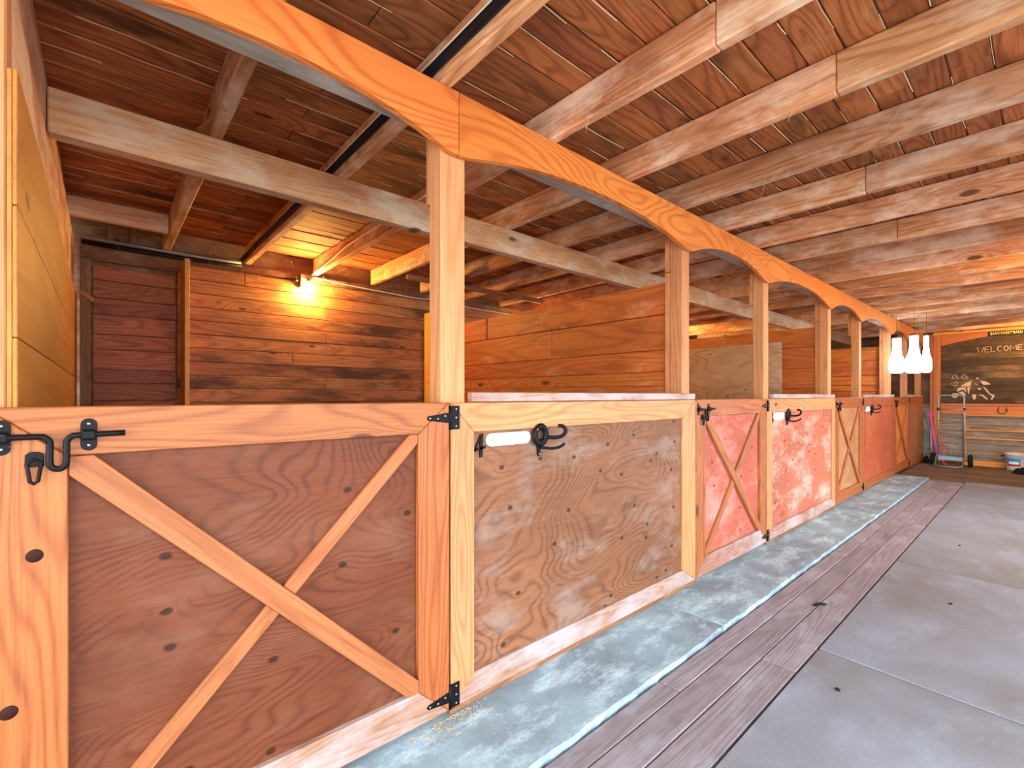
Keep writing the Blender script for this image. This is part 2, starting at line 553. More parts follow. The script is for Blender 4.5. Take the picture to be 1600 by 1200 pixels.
# ------------------------------------------------------------------ ceiling
ceil = box('ceiling', XB - .1, XR + .1, Y0, YE + .1, Z_C + .024, Z_C + .08, M_deck, None, 'x', 0)
tag(ceil, 'old plank ceiling on heavy joists', 'ceiling', kind='structure')
bw = .1375
nrow = int((XR - XB) / bw) + 1
for r in range(nrow):
    x0 = XB + .02 + r * bw
    cuts = [Y0, .8, 5.0, 9.1, YE] if r % 2 else [Y0, 2.9, 7.0, YE]
    zz = random.choice((0, .002, .004, .007))
    for a, b in zip(cuts, cuts[1:]):
        slab('ceiling_board', rect(x0 + .003, x0 + bw - .003, a + .002, b - .002), Z_C + zz, Z_C + zz + .022, 'flat', M_ceil, ceil, 90, .004)
JY = [J0 + JP * k for k in range(-3, 20)]
for k, jy in enumerate(JY):
    xs = .95 + .12 * math.sin(k * 2.3)
    dz = random.uniform(-.006, .006)
    for a, b in (((XB + .03, xs), (xs + .002, XR - .01)) if k in (4, 5, 6, 8, 10) else ((XB + .03, XR - .01),)):
        t = .026 + random.uniform(0, .004)
        box('joist', a, b, jy - t, jy + t, Z_J, Z_C, M_joist, ceil, 'x', .006)

# ------------------------------------------------------------------ walls
wb = box('wall_back', XB - .10, XB - .045, Y0, YE + .1, -.07, Z_C + .02, M_darkwood, None, 'y', 0)
tag(wb, 'dark sooty plank wall at the back of the stalls', 'wall', kind='structure')
ph = .129
rowz = [i * ph for i in range(20)]
for s in range(4):
    ya, yb = -.14 + s * PER, -.14 + (s + 1) * PER
    for i, z in enumerate(rowz):
        if z > 2.56:
            continue
        a = ya
        if s == 0 and z < 2.5:
            a = .52
        cuts = [a, a + random.choice((.55, 1.0, 1.35, 1.9)) if s < 1 and i % 2 else None, min(yb, YE)]
        cuts = [c for c in cuts if c is not None]
        for c0, c1 in zip(cuts, cuts[1:]):
            slab('wall_plank', rect(c0 + .002, c1 - .002, z + .0025, z + ph - .0025), XB - .045, XB - .02 + random.uniform(-.003, .003), 'front', M_back, wb, 0, .003)
# patched doorway in the first stall's back wall
z = 0
i = 0
while z < 2.44:
    hgt = (.13, .165, .14, .15, .12, .17)[i % 6]
    z1 = min(z + hgt, 2.47)
    slab('door_plank', rect(-.062, .505, z + .003, z1 - .003), XB - .045, XB - .022 + random.uniform(-.006, .004), 'front', M_back_red, wb, 0, .004)
    z = z1
    i += 1
slab('door_jamb', rect(-.14, -.075, 0, 2.5), XB - .045, XB + .005, 'front', M_darkwood, wb, 90, .004)
slab('door_head', rect(-.14, .56, 2.49, 2.6), XB - .02, XB + .008, 'front', M_darkwood, wb, 0, .004)
slab('turn_latch', [(-.145, 2.20), (-.125, 2.225), (-.045, 2.165), (-.06, 2.135)], XB + .006, XB + .022, 'front', M_div, wb, -35, .003)
# low plate between the joists, short dwarf studs above the wall top
slab('wall_plate', rect(-.14, 12.9, 2.60, 2.655), XB - .04, XB + .0, 'front', M_darkwood, wb, 0, .004)
for yy in (.05, .2):
    slab('dwarf_stud', rect(yy - .02, yy + .02, 2.66, 2.82), XB - .0, XB + .06, 'front', M_darkwood, wb, 90, .003)

wr = root('wall_right', (XR, 5, 0), 'plank wall across the aisle with two wide doorways added to let daylight in', 'wall', kind='structure')
for a, b, c in ((Y0, -.6, -.07), (-.6, 3.2, 2.42), (3.2, 5.1, -.07), (5.1, 8.7, 2.42), (8.7, YE, -.07)):  # unseen wall; both doorway gaps are added to bring daylight onto the stalls
    slab('plank_panel', rect(a, b, c, Z_J), XR + .0, XR + .06, 'front', M_back, wr, 0, .003)
wf = slab('wall_front', rect(Y0, -.27, 0, 2.497), -.13, -.04, 'front', PLYS[1], None, 0, .003)
tag(wf, 'plywood stall front continuing towards the open barn end', 'wall', kind='structure')

we = slab('wall_end', rect(XB - .1, XR + .1, -.07, Z_C + .02), -YE - .1, -YE - .05, 'side', M_darkwood, None, 0, 0)
# (plane 'side' has its normal towards -y)
tag(we, 'plank end wall of the aisle, chalkboard-dark above and grey below', 'wall', kind='structure')
for i in range(21):
    z = i * .13
    if z + .13 > Z_C:
        break
    mt = M_chalk if z > 1.12 else M_greyplank
    for a, b in ((XB, .16), (.16, XR)):
        slab('wall_plank', rect(a + .002, b - .002, z + .003, z + .127), -YE - .05, -YE - .024 + random.uniform(-.003, .003), 'side', mt, we, 0, .003)

# ------------------------------------------------------------------ stall posts
post_info = [
    (-.265, -.178, 'pale fir post left of the nearest gate, cut by the photo edge'),
    (1.08, 1.205, 'thick fir post between the nearest gate and the panel numbered 4'),
    (3.09, 3.19, 'double fir post at the far end of the panel numbered 4'),
    (4.55, 4.665, 'fir post between the second X-braced gate and the second panel'),
    (6.50, 6.61, 'fir post at the far end of the second stall panel'),
    (7.93, 8.04, 'fir post between the third X-braced gate and the third panel'),
    (9.88, 10.0, 'fir post behind the hanging white lamps'),
    (11.33, 11.45, 'narrow fir post just beyond the hanging lamps'),
    (12.84, 12.95, 'last fir post of the stall row, against the end wall'),
]
for i, (a, b, lb) in enumerate(post_info):
    r = root('stall_post', (-.08, (a + b) / 2, 0), lb, 'post', 'fir posts along the stall fronts')
    box('post_shaft', -.132, -.036, a, b, 0, 2.498, M_post, r, 'z', .005)
    if i in (2, 4, 6):
        box('side_strip', -.175, -.134, a + .005, b - .005, 0, 2.25, M_post, r, 'z', .003)
        box('top_block', -.175, -.134, a + .003, b - .003, 2.255, 2.498, M_post, r, 'z', .003)
    else:
        box('top_block', -.165, -.134, a + .004, b - .03, 2.2, 2.498, M_post, r, 'z', .003)

# ------------------------------------------------------------------ arched header, beams
hd = root('arched_header', (0, 5, 2.4), 'long orange plywood header cut into arches above the stall fronts', 'header')
lows = [-2.3, -.26, 1.145, 3.135, 4.56, 6.51, 7.93, 9.93, 11.34, 12.9]
seams = [-1.88, 1.15, 4.56, 7.92, 11.34, 12.97]


def header_low(y):
    for a, b in zip(lows, lows[1:]):
        if a <= y <= b:
            u = (y - a) / (b - a)
            e = .045 / (b - a)
            u = min(max((u - e) / (1 - 2 * e), 0), 1)
            return 2.388 + .112 * (1 - abs(2 * u - 1) ** 2.3)
    return 2.39


for a, b in zip(seams, seams[1:]):
    n = int((b - a) / .06)
    bot = [(a + (b - a) * i / n, header_low(a + (b - a) * i / n)) for i in range(n + 1)]
    bot[0] = (a + .0015, bot[0][1])
    bot[-1] = (b - .0015, bot[-1][1])
    slab('arch_board', bot + [(b - .0015, 2.658), (a + .0015, 2.658)], -.032, -.002, 'front', M_header, hd, 0, .002)
hb = box('header_beam', -.125, -.036, Y0, 12.95, 2.5, 2.657, M_beam, None, 'y', .004)
tag(hb, 'grey structural beam running behind the arched plywood header', 'beam')
gd = root('long_girder', (-1.13, 5, 2.45), 'long dusty grey girder crossing all the stalls under the joists', 'beam')
for a, b in ((-.175, 5.6), (5.605, 12.95)):
    box('girder_timber', -1.185, -1.10, a, b, 2.465, 2.657, M_girder, gd, 'y', .006)
bk = box('blocking_board', -2.95, -2.90, -.19, .39, 2.64, 2.78, M_girder, None, 'y', .004)
tag(bk, 'dusty blocking board between joists near the back left corner', 'blocking')
lg = box('rough_pole', -2.82, -2.76, 2.42, 4.45, 2.59, 2.645, M_darkwood, None, 'y', .012)
tag(lg, 'rough brown pole lying under the joists above the first divider', 'pole')

# ------------------------------------------------------------------ dividers
dv = root('stall_divider', (-1.8, -.165, 0), 'yellowed plank divider at the left edge of the photo', 'divider', 'plank dividers between stalls')
for a, b in ((0, .3), (.3, .6), (.6, .9), (.9, 1.2), (1.2, 1.5), (1.5, 1.83), (1.83, 2.17)):
    slab('divider_plank', rect(XB - .01, -.036, a + .001, b - .001), .159, .168, 'side', M_left, dv, 0, .002)
slab('divider_backing', rect(XB + .0, -.036, 0, 2.168), .1685, .1775, 'side', M_left, dv, 0, .002)
slab('upper_board', rect(XB + .0, -.14, 2.171, 2.652), .179, .192, 'side', M_girder, dv, 0, .003)
divz = [(1.96, 2.19), (1.695, 1.955), (1.535, 1.69), (1.43, 1.53), (1.20, 1.425), (.96, 1.195), (.72, .955), (.48, .715), (.24, .475), (0.0, .235)]
for d, lb in ((1, 'orange plank divider between the first and second stall'),
              (2, 'reddish plank divider between the second and third stall'),
              (3, 'dark red plank divider between the third and fourth stall')):
    yc = 3.14 + PER * (d - 1)
    dv = root('stall_divider', (-1.8, yc, 0), lb, 'divider', 'plank dividers between stalls')
    for i, (a, b) in enumerate(divz):
        cs = [XB - .0, -2.32, -.18] if i == 0 and d == 1 else ([XB, -1.35, -.18] if i == 1 and d == 1 else [XB, -.18])
        for c0, c1 in zip(cs, cs[1:]):
            n = random.uniform(0, .006)
            slab('divider_plank', rect(c0 + (.02 if c0 == -2.32 else .002), c1 - (.01 if c1 == -2.32 else .002), a, b), -yc - .018, -yc + .018 + n, 'side', M_div, dv, 0, .004)
    if d == 1:
        box('corner_stud', XB + .04, XB + .16, yc - .055, yc - .022, 0, 2.40, M_stud, dv, 'z', .003)
sh = slab('plywood_sheet', rect(-1.95, -.55, .82, 2.04), -6.532, -6.516, 'side', M_sheet, None, 0, .002)
tag(sh, 'weathered grey plywood sheet fixed to the divider beyond the second gate', 'plywood sheet')
wg = root('wing_stud', (XB, .57, 0), 'upright yellow plank on edge against the dark back wall', 'stud')
slab('stud_plank', [(XB - .015, 0), (XB + .3, 0), (XB + .3, 2.56), (XB - .015, 2.53)], -.575, -.54, 'side', M_stud, wg, 90, .003)

# ------------------------------------------------------------------ stall doors and fixed front panels
TOPZ = 1.327


def mitred(par, y0, y1, z0, z1, wl, wr, wt, wbm, x0, x1, mats):
    i0, i1, k0, k1 = y0 + wl, y1 - wr, z0 + wbm, z1 - wt
    g = .0008
    slab('top_rail', [(y0 + g, z1), (i0 + g, k1), (i1 - g, k1), (y1 - g, z1)], x0, x1, 'front', mats[0], par, 0, .003)
    slab('bottom_rail', [(y0 + g, z0), (y1 - g, z0), (i1 - g, k0), (i0 + g, k0)], x0, x1, 'front', mats[1], par, 0, .003)
    slab('stile', [(y0, z0 + g), (i0, k0 + g), (i0, k1 - g), (y0, z1 - g)], x0, x1, 'front', mats[0], par, 90, .003)
    slab('stile', [(y1, z0 + g), (y1, z1 - g), (i1, k1 - g), (i1, k0 + g)], x0, x1, 'front', mats[0], par, 90, .003)
    return i0, i1, k0, k1


def strip(par, p, q, w, x0, x1, mat, cut=None):
    """Brace from p to q (y,z), clipped to the opening by mitred ends."""
    p, q = Vector(p), Vector(q)
    d = (q - p).normalized()
    nrm = Vector((-d.y, d.x)) * w / 2
    a = math.degrees(math.atan2(d.y, d.x))
    pts = [p - nrm, q - nrm, q + nrm, p + nrm]
    return slab('brace', [tuple(v) for v in pts], x0, x1, 'front', mat, par, a, .002)


def clip_brace(par, c0, c1, op, w, x0, x1, mat, gap=None):
    """Diagonal strip between opposite corners clipped to the rectangular opening op=(i0,i1,k0,k1)."""
    i0, i1, k0, k1 = op
    p, q = Vector(c0), Vector(c1)
    d = (q - p).normalized()
    nrm = Vector((-d.y, d.x)) * w / 2
    poly = [p - d * .3 - nrm, q + d * .3 - nrm, q + d * .3 + nrm, p - d * .3 + nrm]

    def clip(poly, f):
        out = []
        for i in range(len(poly)):
            A, B = poly[i], poly[(i + 1) % len(poly)]
            fa, fb = f(A), f(B)
            if fa >= 0:
                out.append(A)
            if (fa > 0 > fb) or (fa < 0 < fb):
                out.append(A + (B - A) * (fa / (fa - fb)))
        return out
    e = .0015
    for f in (lambda v: v.x - i0 - e, lambda v: i1 - e - v.x, lambda v: v.y - k0 - e, lambda v: k1 - e - v.y):
        poly = clip(poly, f)
    a = math.degrees(math.atan2(d.y, d.x))
    if gap is None:
        slab('brace', [tuple(v) for v in poly], x0, x1, 'front', mat, par, a, .002)
        return
    gp, gd, gw = gap          # split around the other brace
    gn = Vector((-gd.y, gd.x))
    for sgn in (1, -1):
        pp = clip(list(poly), lambda v: sgn * (v - gp).dot(gn) - gw / 2)
        if len(pp) > 2:
            slab('brace', [tuple(v) for v in pp], x0, x1, 'front', mat, par, a, .002)


def hinge(par, yh, zc, s=1.0):
    """T hinge: upright leaf on the fixed side, tapering strap on the door."""
    h = slab('hinge', rect(yh + .004, yh + .048 * s, zc - .05, zc + .05), 0.0005, .005, 'front', M_hinge, par, 90, .001)
    slab('strap', [(yh - .006, zc + .022), (yh - .006, zc - .022), (yh - .105 * s, zc - .009), (yh - .112 * s, zc), (yh - .105 * s, zc + .009)], .0005, .005, 'front', M_hinge, h, 0, .001)
    lathe('pin', [(.006, -.05), (.006, .05)], (.004, yh, zc), M_hinge, h, 8)
    for dy, dz in ((.03, .036), (.03, -.036), (.03, 0), (-.025, .008), (-.06, -.002), (-.098, 0)):
        lathe('screw', [(.0048, 0), (.003, .002)], (.005, yh + dy, zc + dz), M_screw, h, 8, 'x')


def gate_bolt(par, y, z):
    """Sliding gate bolt: bar with a U drop handle through two saddle brackets."""
    pts = [(.016, y - .13, z)]
    pts += [(.016, y - .055 + .02 * math.sin(math.radians(t)), z - .02 + .02 * math.cos(math.radians(t))) for t in (0, 30, 60, 90)]
    pts += [(.02, y - .02 - .015 * math.cos(math.radians(t)) , z - .065 - .018 * math.sin(math.radians(t))) for t in (0, 45, 90, 135, 180)]
    pts += [(.016, y + .015 - .02 * math.sin(math.radians(t)), z - .02 + .02 * math.cos(math.radians(t))) for t in (90, 60, 30, 0)]
    pts += [(.016, y + .11, z + .002)]
    b = tube('gate_bolt', smooth(pts, 3), .0075, M_black, par, 10)
    for yy in (y - .119, y + .037):
        k = slab('bracket', arc(yy, z + .026, .0165, 0, 180, 6)[::1] + arc(yy, z - .026, .0165, 180, 360, 6), .0005, .004, 'front', M_black, b, 90, .0008)
        slab('bracket_saddle', rect(yy - .0165, yy + .0165, z - .014, z + .014), .0042, .0245, 'front', M_black, b, 90, .006)
        for dz in (-.028, .028):
            lathe('screw', [(.0042, 0), (.003, .002)], (.004, yy, z + dz), M_screw, b, 8, 'x')
    # snap hook hanging on its plate
    sy_, sz = y - .063, z - .075
    slab('snap_plate', [(sy_ - .016, sz + .03), (sy_ - .017, sz), (sy_ + .017, sz), (sy_ + .016, sz + .03), (sy_ + .008, sz + .037), (sy_ - .008, sz + .037)], .0005, .008, 'front', M_black, b, 90, .001)
    tube('snap_ring', [(.012, sy_ - .013, sz + .01), (.013, sy_ - .007, sz - .035), (.013, sy_, sz - .041), (.013, sy_ + .007, sz - .035), (.012, sy_ + .013, sz + .01), (.012, sy_, sz + .019)], .0042, M_black, b, 8, True)


doors = [(-.212, 1.098, 0, 'large X-braced gate with red-brown plywood in the near left foreground', 'near'),
         (3.222, 4.528, 2, 'pinkish X-braced stall gate between panel 4 and the second panel', ''),
         (6.655, 7.965, 4, 'tan X-braced stall gate, third along the row', ''),
         (10.05, 11.40, 6, 'small orange X-braced stall gate at the far end of the row', '')]
for di, (a, b, pm, lb, _) in enumerate(doors):
    d = root('stall_gate', (0, (a + b) / 2, 0), lb, 'gate', 'X-braced stall gates')
    mats = (M_frame, M_frame_worn if di < 2 else M_frame)
    op = mitred(d, a, b, .028, TOPZ, .146, .146, .126, .135, -.034, 0, mats)
    slab('panel', rect(op[0] - .02, op[1] + .02, op[2] - .02, op[3] + .02), -.036 - .004, -.0345, 'front', PLYS[pm], d, 0, 0) if False else \
        slab('panel', rect(op[0] + .0008, op[1] - .0008, op[2] + .0008, op[3] - .0008), -.036, -.022, 'front', PLYS[pm], d, 0, 0)
    p0, p1 = Vector((op[0], op[3])), Vector((op[1], op[2]))
    dd = (p1 - p0).normalized()
    clip_brace(d, p0, p1, op, .068, -.0215, .004, M_brace)
    clip_brace(d, (op[0], op[2]), (op[1], op[3]), op, .05, -.0215, -.004, M_brace, (p0, dd, .069))
    hinge(d, b + .002, 1.262)
    hinge(d, b + .002, .085)
    gate_bolt(d, a + .148, 1.254)

# two big dark knots in the near gate's latch stile
near_gate = bpy.data.objects['stall_gate']
for ky, kz, kr in ((-.127, .958, .0165), (-.171, .588, .017)):
    k = lathe('knot', [(kr, 0), (kr * .96, .0006), (.001, .001)], (.0, ky, kz), M_knot, near_gate, 20, 'x')

panels = [(1.108, 3.212, 1, 'stall front panel of knotty tan plywood marked 4', 1.215, 3.2),
          (4.538, 6.645, 3, 'stall front panel of scuffed pink and tan plywood, second along the row', 4.675, 6.62),
          (7.975, 10.04, 5, 'dull red plywood stall front panel, third along the row', 8.05, 10.02),
          (11.41, 12.96, 7, 'dim dusty stall front panel nearest the end wall', 11.46, 12.9)]
for pi, (a, b, pm, lb, c0, c1) in enumerate(panels):
    d = root('stall_front_panel', (0, (a + b) / 2, 0), lb, 'panel', 'fixed stall front panels')
    mats = (M_frame_light if pi < 2 else M_frame, M_frame_worn if pi < 2 else M_frame)
    op = mitred(d, a, b, .03, TOPZ - .003, .122, .18 if pi == 0 else .13, .128, .108, -.034, 0, mats)
    slab('panel', rect(op[0] + .0008, op[1] - .0008, op[2] + .0008, op[3] - .0008), -.036, -.014, 'front', PLYS[pm], d, 0, 0)
    slab('cap_rail', rect(c0, c1, TOPZ + .001, 1.37), -.033, .004, 'front', M_frame_worn, d, 0, .003)
    slab('sill', rect(a, b, .001, .028), -.034, -.008, 'front', M_darkwood, d, 0, .002)

# ------------------------------------------------------------------ numbers, plates, tack hooks on the panels
XP = -.014
dig = {'4': [[(.052, 0), (.066, .10), (.0, .03), (.078, .046)]],
       '3': [[(.0, .085), (.02, .1), (.045, .085), (.03, .055), (.05, .03), (.025, 0), (.0, .015)]],
       '2': [[(.0, .08), (.02, .1), (.045, .085), (.04, .06), (0, 0), (.05, 0)]]}


def number(ch, y, z, label):
    st = [(XP + .004, y + u, z + v) for u, v in dig[ch][0]]
    bm = bmesh.new()
    org = Vector((XP, y, z))
    if ch == '4':
        for poly in ([(.035, .085), (.052, .105), (.048, 0), (.034, -.004)], [(.036, .098), (.048, .1), (.012, .03), (-.002, .024)], [(-.002, .024), (.066, .036), (.066, .048), (.006, .038)]):
            lo = [bm.verts.new((0.0005, u, v)) for u, v in poly]
            hi = [bm.verts.new((0.007, u, v)) for u, v in poly]
            bm.faces.new(lo)
            bm.faces.new(hi)
            for i in range(4):
                bm.faces.new((lo[i], lo[(i + 1) % 4], hi[(i + 1) % 4], hi[i]))
    else:
        sweep(bm, [Vector(p) - org for p in st], .007, 8)
    o = add_mesh('stall_number', bm, M_black, None, Matrix.Translation(org))
    tag(o, label, 'number', 'black iron stall numbers')


def name_plate(y0, y1, zc, h, label, rnd=True):
    r = h / 2
    if rnd:
        poly = arc(y1 - r, zc, r, -90, 90, 8) + arc(y0 + r, zc, r, 90, 270, 8)
    else:
        poly = rect(y0, y1, zc - r, zc + r)
    o = slab('name_plate', poly, XP + .0005, XP + .006, 'front', M_white, None, 0, .001)
    tag(o, label, 'plate', 'white name plates')


def tack_hook(y, z, label):
    r = root('tack_hook', (XP, y, z), label, 'hook', 'black iron tack hooks')
    # ring-shaped bracket plate with a tail
    outer = [(y - .035, z + .05), (y + .045, z + .052), (y + .05, z + .01), (y + .03, z - .035), (y + .012, z - .05), (y - .012, z - .05), (y - .03, z - .03), (y - .04, z + .01)]
    inner = [(y - .012, z + .028), (y + .022, z + .028), (y + .018, z - .002), (y + .002, z - .014), (y - .012, z)]
    bm = bmesh.new()
    bm2 = [(XP + .006, p[0], p[1]) for p in outer]
    bm.free()
    tube('hook_plate', [(XP + .0185, y + .038 * math.cos(t) + .004, z + .01 + .042 * math.sin(t)) for t in [2 * math.pi * i / 14 for i in range(14)]], .0175, M_black, r, 8, True, .6)
    slab('hook_tail', [(y - .014, z - .02), (y + .016, z - .02), (y + .011, z - .09), (y + .003, z - .098), (y - .006, z - .09)], XP + .0005, XP + .012, 'front', M_black, r, 90, .002)
    tube('upper_hook', smooth([(XP + .014, y + .035, z + .0), (XP + .05, y + .06, z - .004), (XP + .085, y + .085, z + .004), (XP + .10, y + .098, z + .03), (XP + .09, y + .09, z + .052), (XP + .07, y + .075, z + .056)]), .0095, M_black, r, 8)
    tube('lower_hook', smooth([(XP + .012, y + .005, z - .05), (XP + .05, y + .045, z - .058), (XP + .085, y + .075, z - .048), (XP + .10, y + .09, z - .03)]), .007, M_black, r, 8)
    for dy, dz in ((-.026, .038), (.002, -.085)):
        lathe('screw', [(.005, 0), (.003, .003)], (XP + .027 if dz > 0 else XP + .012, y + dy, z + dz), M_screw, r, 8, 'x')


number('4', 1.232, 1.082, 'black iron number 4 on the knotty tan panel')
name_plate(1.302, 1.578, 1.153, .058, 'long white rounded plate beside the black number 4')
tack_hook(1.632, 1.15, 'black tack hook beside the long white plate on panel 4')
number('3', 4.655, 1.10, 'small black number at the corner of the second panel')
name_plate(4.71, 4.985, 1.16, .065, 'white plate on the second panel, scuffed pink plywood', False)
tack_hook(5.06, 1.16, 'black tack hook on the second, pink and tan panel')
number('2', 8.10, 1.11, 'tiny black number on the dull red third panel')
name_plate(8.15, 8.40, 1.16, .065, 'white plate on the dull red third panel', False)
tack_hook(8.48, 1.16, 'black tack hook on the dull red third panel')

# ------------------------------------------------------------------ lamps
def wall_lamp(y, label):
    r = root('stall_lamp', (XB, y, 2.55), label, 'lamp', 'bare bulb lamps on the stall back wall')
    box('lamp_box', XB - .017, XB + .05, y - .08, y + .06, 2.60, 2.652, M_tin, r, 'y', .004)
    box('side_bracket', XB - .017, XB + .06, y - .085, y - .065, 2.51, 2.60, M_tin, r, 'z', .003)
    lathe('socket', [(.02, 0), (.026, -.01), (.026, -.03), (.02, -.035)], (XB + .06, y, 2.60), M_tin, r, 14)
    pr = [(.012, 0), (.02, -.012), (.036, -.035), (.045, -.062), (.04, -.088), (.024, -.104), (.003, -.11)]
    lathe('bulb', pr, (XB + .06, y, 2.567), G_bulb, r, 18)


for s, lb in enumerate(('glowing yellow bare bulb on the first stall back wall', 'bare bulb lamp hidden behind the first divider',
                        'bare bulb lamp in the third stall', 'bare bulb lamp in the last stall')):
    wall_lamp(1.66 + PER * s, lb)


def aisle_lamp(x, y, label):
    r = root('aisle_lamp', (x, y, Z_J), label, 'lamp', 'bare bulb lamps above the aisle')
    lathe('ceiling_rose', [(.05, 0), (.05, -.02), (.028, -.03), (.026, -.06)], (x, y, Z_J - .001), M_tin, r, 16)
    lathe('bulb', [(.012, 0), (.02, -.012), (.036, -.035), (.045, -.062), (.04, -.088), (.024, -.104), (.003, -.11)], (x, y, Z_J - .062), G_bulb, r, 18)


aisle_lamp(2.35, JY[12], 'bare warm bulb over the aisle, outside the right photo edge')
aisle_lamp(1.95, JY[21], 'bare warm bulb near the end wall, outside the right photo edge')

# three white glass jug pendants on a common bar
pbar_y = JY[17]
for (x, py_, rad, zt, zb, ztop, lb) in ((.103, pbar_y, .105, 2.27, 1.715, Z_J, 'glowing white jug-shaped pendant lamp, leftmost of three'),
                             (.35, pbar_y - .25, .118, 2.27, 1.70, Z_C, 'glowing white jug-shaped pendant lamp, middle and largest of three'),
                             (.442, pbar_y + .16, .07, 2.29, 1.72, Z_C, 'slim glowing white pendant lamp, rightmost of three')):
    r = root('pendant_lamp', (x, py_, zb), lb, 'lamp', 'white pendant lamps over the aisle')
    hh = zt - zb
    nk = .032 if rad < .1 else .055
    pr = [(rad * .55, 0), (rad * .85, .02), (rad, .07), (rad * 1.0, .14), (rad * .93, .2), (rad * .78, .25), (rad * .62, .29),
          (nk * 1.15, .34 if rad > .1 else .36), (nk, .39), (nk, hh)]
    if rad < .1:
        pr[6] = (rad * .6, .28)
    lathe('glass_shade', pr, (x, py_, zb), G_pend, r, 24)
    lathe('cap', [(nk * 1.1, 0), (nk * 1.1, .02), (.012, .035)], (x, py_, zt + .001), M_tin, r, 14)
    tube('cord', [(x, py_, zt + .03), (x, py_, ztop - .002)], .0025, M_cable, r, 6)

# ------------------------------------------------------------------ pipes, cables
k1 = JY[4]          # joist that carries the cable (y = 1.085)
cb = root('black_cable_run', (XB, k1 - .05, 2.7), 'black cable and white wire clipped along a joist from the back wall to the aisle', 'cable')
yj = k1 - .046
tube('cable', [(XB + .03, yj, 2.70), (-3.0, yj, 2.715), (-2.0, yj, 2.71), (-1.0, yj, 2.72), (0.0, yj, 2.725), (1.0, yj, 2.73), (2.2, yj, 2.73)], .019, M_cable, cb, 8)
tube('thin_wire', [(XB + .03, yj, 2.735), (-2.5, yj + .004, 2.745), (-1.0, yj, 2.752), (.6, yj, 2.758), (2.2, yj, 2.76)], .007, M_wire, cb, 6)
pp = root('wall_conduit', (XB + .03, 0, 2.64), 'grey conduit above a black pipe along the top of the back wall', 'pipe')
tube('conduit', [(XB + .055, -.13, 2.655), (XB + .055, .3, 2.652), (XB + .055, .75, 2.65), (XB + .06, 1.02, 2.655)], .016, M_pipe, pp, 10)
tube('black_pipe', [(XB + .035, -.13, 2.622), (XB + .035, .3, 2.618), (XB + .035, .7, 2.618), (XB + .05, 1.03, 2.63)], .018, M_cable, pp, 10)
ww = tube('white_lamp_wire', smooth([(XB + .07, 1.72, 2.63), (XB + .04, 2.0, 2.615), (XB + .03, 2.5, 2.60), (XB + .03, 3.0, 2.585), (XB + .03, 3.25, 2.60), (XB + .05, 3.8, 2.565), (XB + .03, 4.6, 2.56)]), .006, M_wire, None, 6)
tag(ww, 'thin white wire sagging from the glowing bulb along the back wall', 'wire')
w2 = tube('dark_lamp_wire', [(XB + .05, 1.70, 2.66), (-3.2, JY[5] - .034, 2.69), (-2.6, JY[5] - .034, 2.75), (-1.6, JY[5] - .034, 2.76), (-1.0, JY[5] - .034, 2.765)], .005, M_wire, None, 6)
tag(w2, 'pale wire rising along the joist above the glowing bulb', 'wire')

# ------------------------------------------------------------------ end wall dressing
YW = YE + .02
ep = root('end_wall_frame', (.8, YW, 0), 'orange timber frame with arched top around the chalkboard planks', 'frame')
slab('upright', rect(.155, .265, 0, 2.63), -YW + .0, -YW + .05, 'side', M_orange, ep, 90, .003)
slab('edge_strip', rect(.10, .15, 0, 2.63), -YW + .0, -YW + .03, 'side', M_orange, ep, 90, .003)
ar = [(.27 + (2.4 - .27) * i / 20, 2.375 + .165 * math.sin(math.pi * (i / 20))) for i in range(21)]
slab('arch_board', ar + [(2.4, 2.598), (.27, 2.598)], -YW, -YW + .04, 'side', M_orange, ep, 0, .002)
slab('top_beam', rect(.155, 3.4, 2.601, 2.655), -YW, -YW + .07, 'side', M_stud, ep, 0, .004)
slab('middle_rail', rect(.27, 3.4, .985, 1.155), -YW, -YW + .04, 'side', M_orange, ep, 0, .003)
slab('rail_ledge', rect(.27, 3.4, 1.157, 1.19), -YW, -YW + .055, 'side', M_orange, ep, 0, .003)

# sign
sg = root('barn_sign', (1.19, YW - .05, 2.5), 'small dark sign with pale letters on the arch over the chalkboard', 'sign')
slab('sign_board', rect(.955, 1.44, 2.51, 2.598), -YW + .0415, -YW + .055, 'side', M_signboard, sg, 0, .002)


def text_mesh(name, body, size, mat, M, parent, ext=.002, sx=1.0):
    cu = bpy.data.curves.new(name, 'FONT')
    cu.body = body
    cu.size = size
    cu.extrude = ext
    cu.resolution_u = 2
    cu.align_x = 'CENTER'
    cu.align_y = 'CENTER'
    tmp = bpy.data.objects.new(name + '_tmp', cu)
    COL.objects.link(tmp)
    bpy.context.view_layer.update()
    dg = bpy.context.evaluated_depsgraph_get()
    me = bpy.data.meshes.new_from_object(tmp.evaluated_get(dg))
    bpy.data.objects.remove(tmp)
    for v in me.vertices:
        v.co.x *= sx
    me.materials.clear()
    me.materials.append(mat)
    o = bpy.data.objects.new(name, me)
    return place(o, M, parent)


text_mesh('lettering', 'BARN*SWEET*BARN', .075, M_signtext, frame_matrix(X, Z, -Y, Vector((1.195, YW - .058, 2.553))), sg, .002, .62)

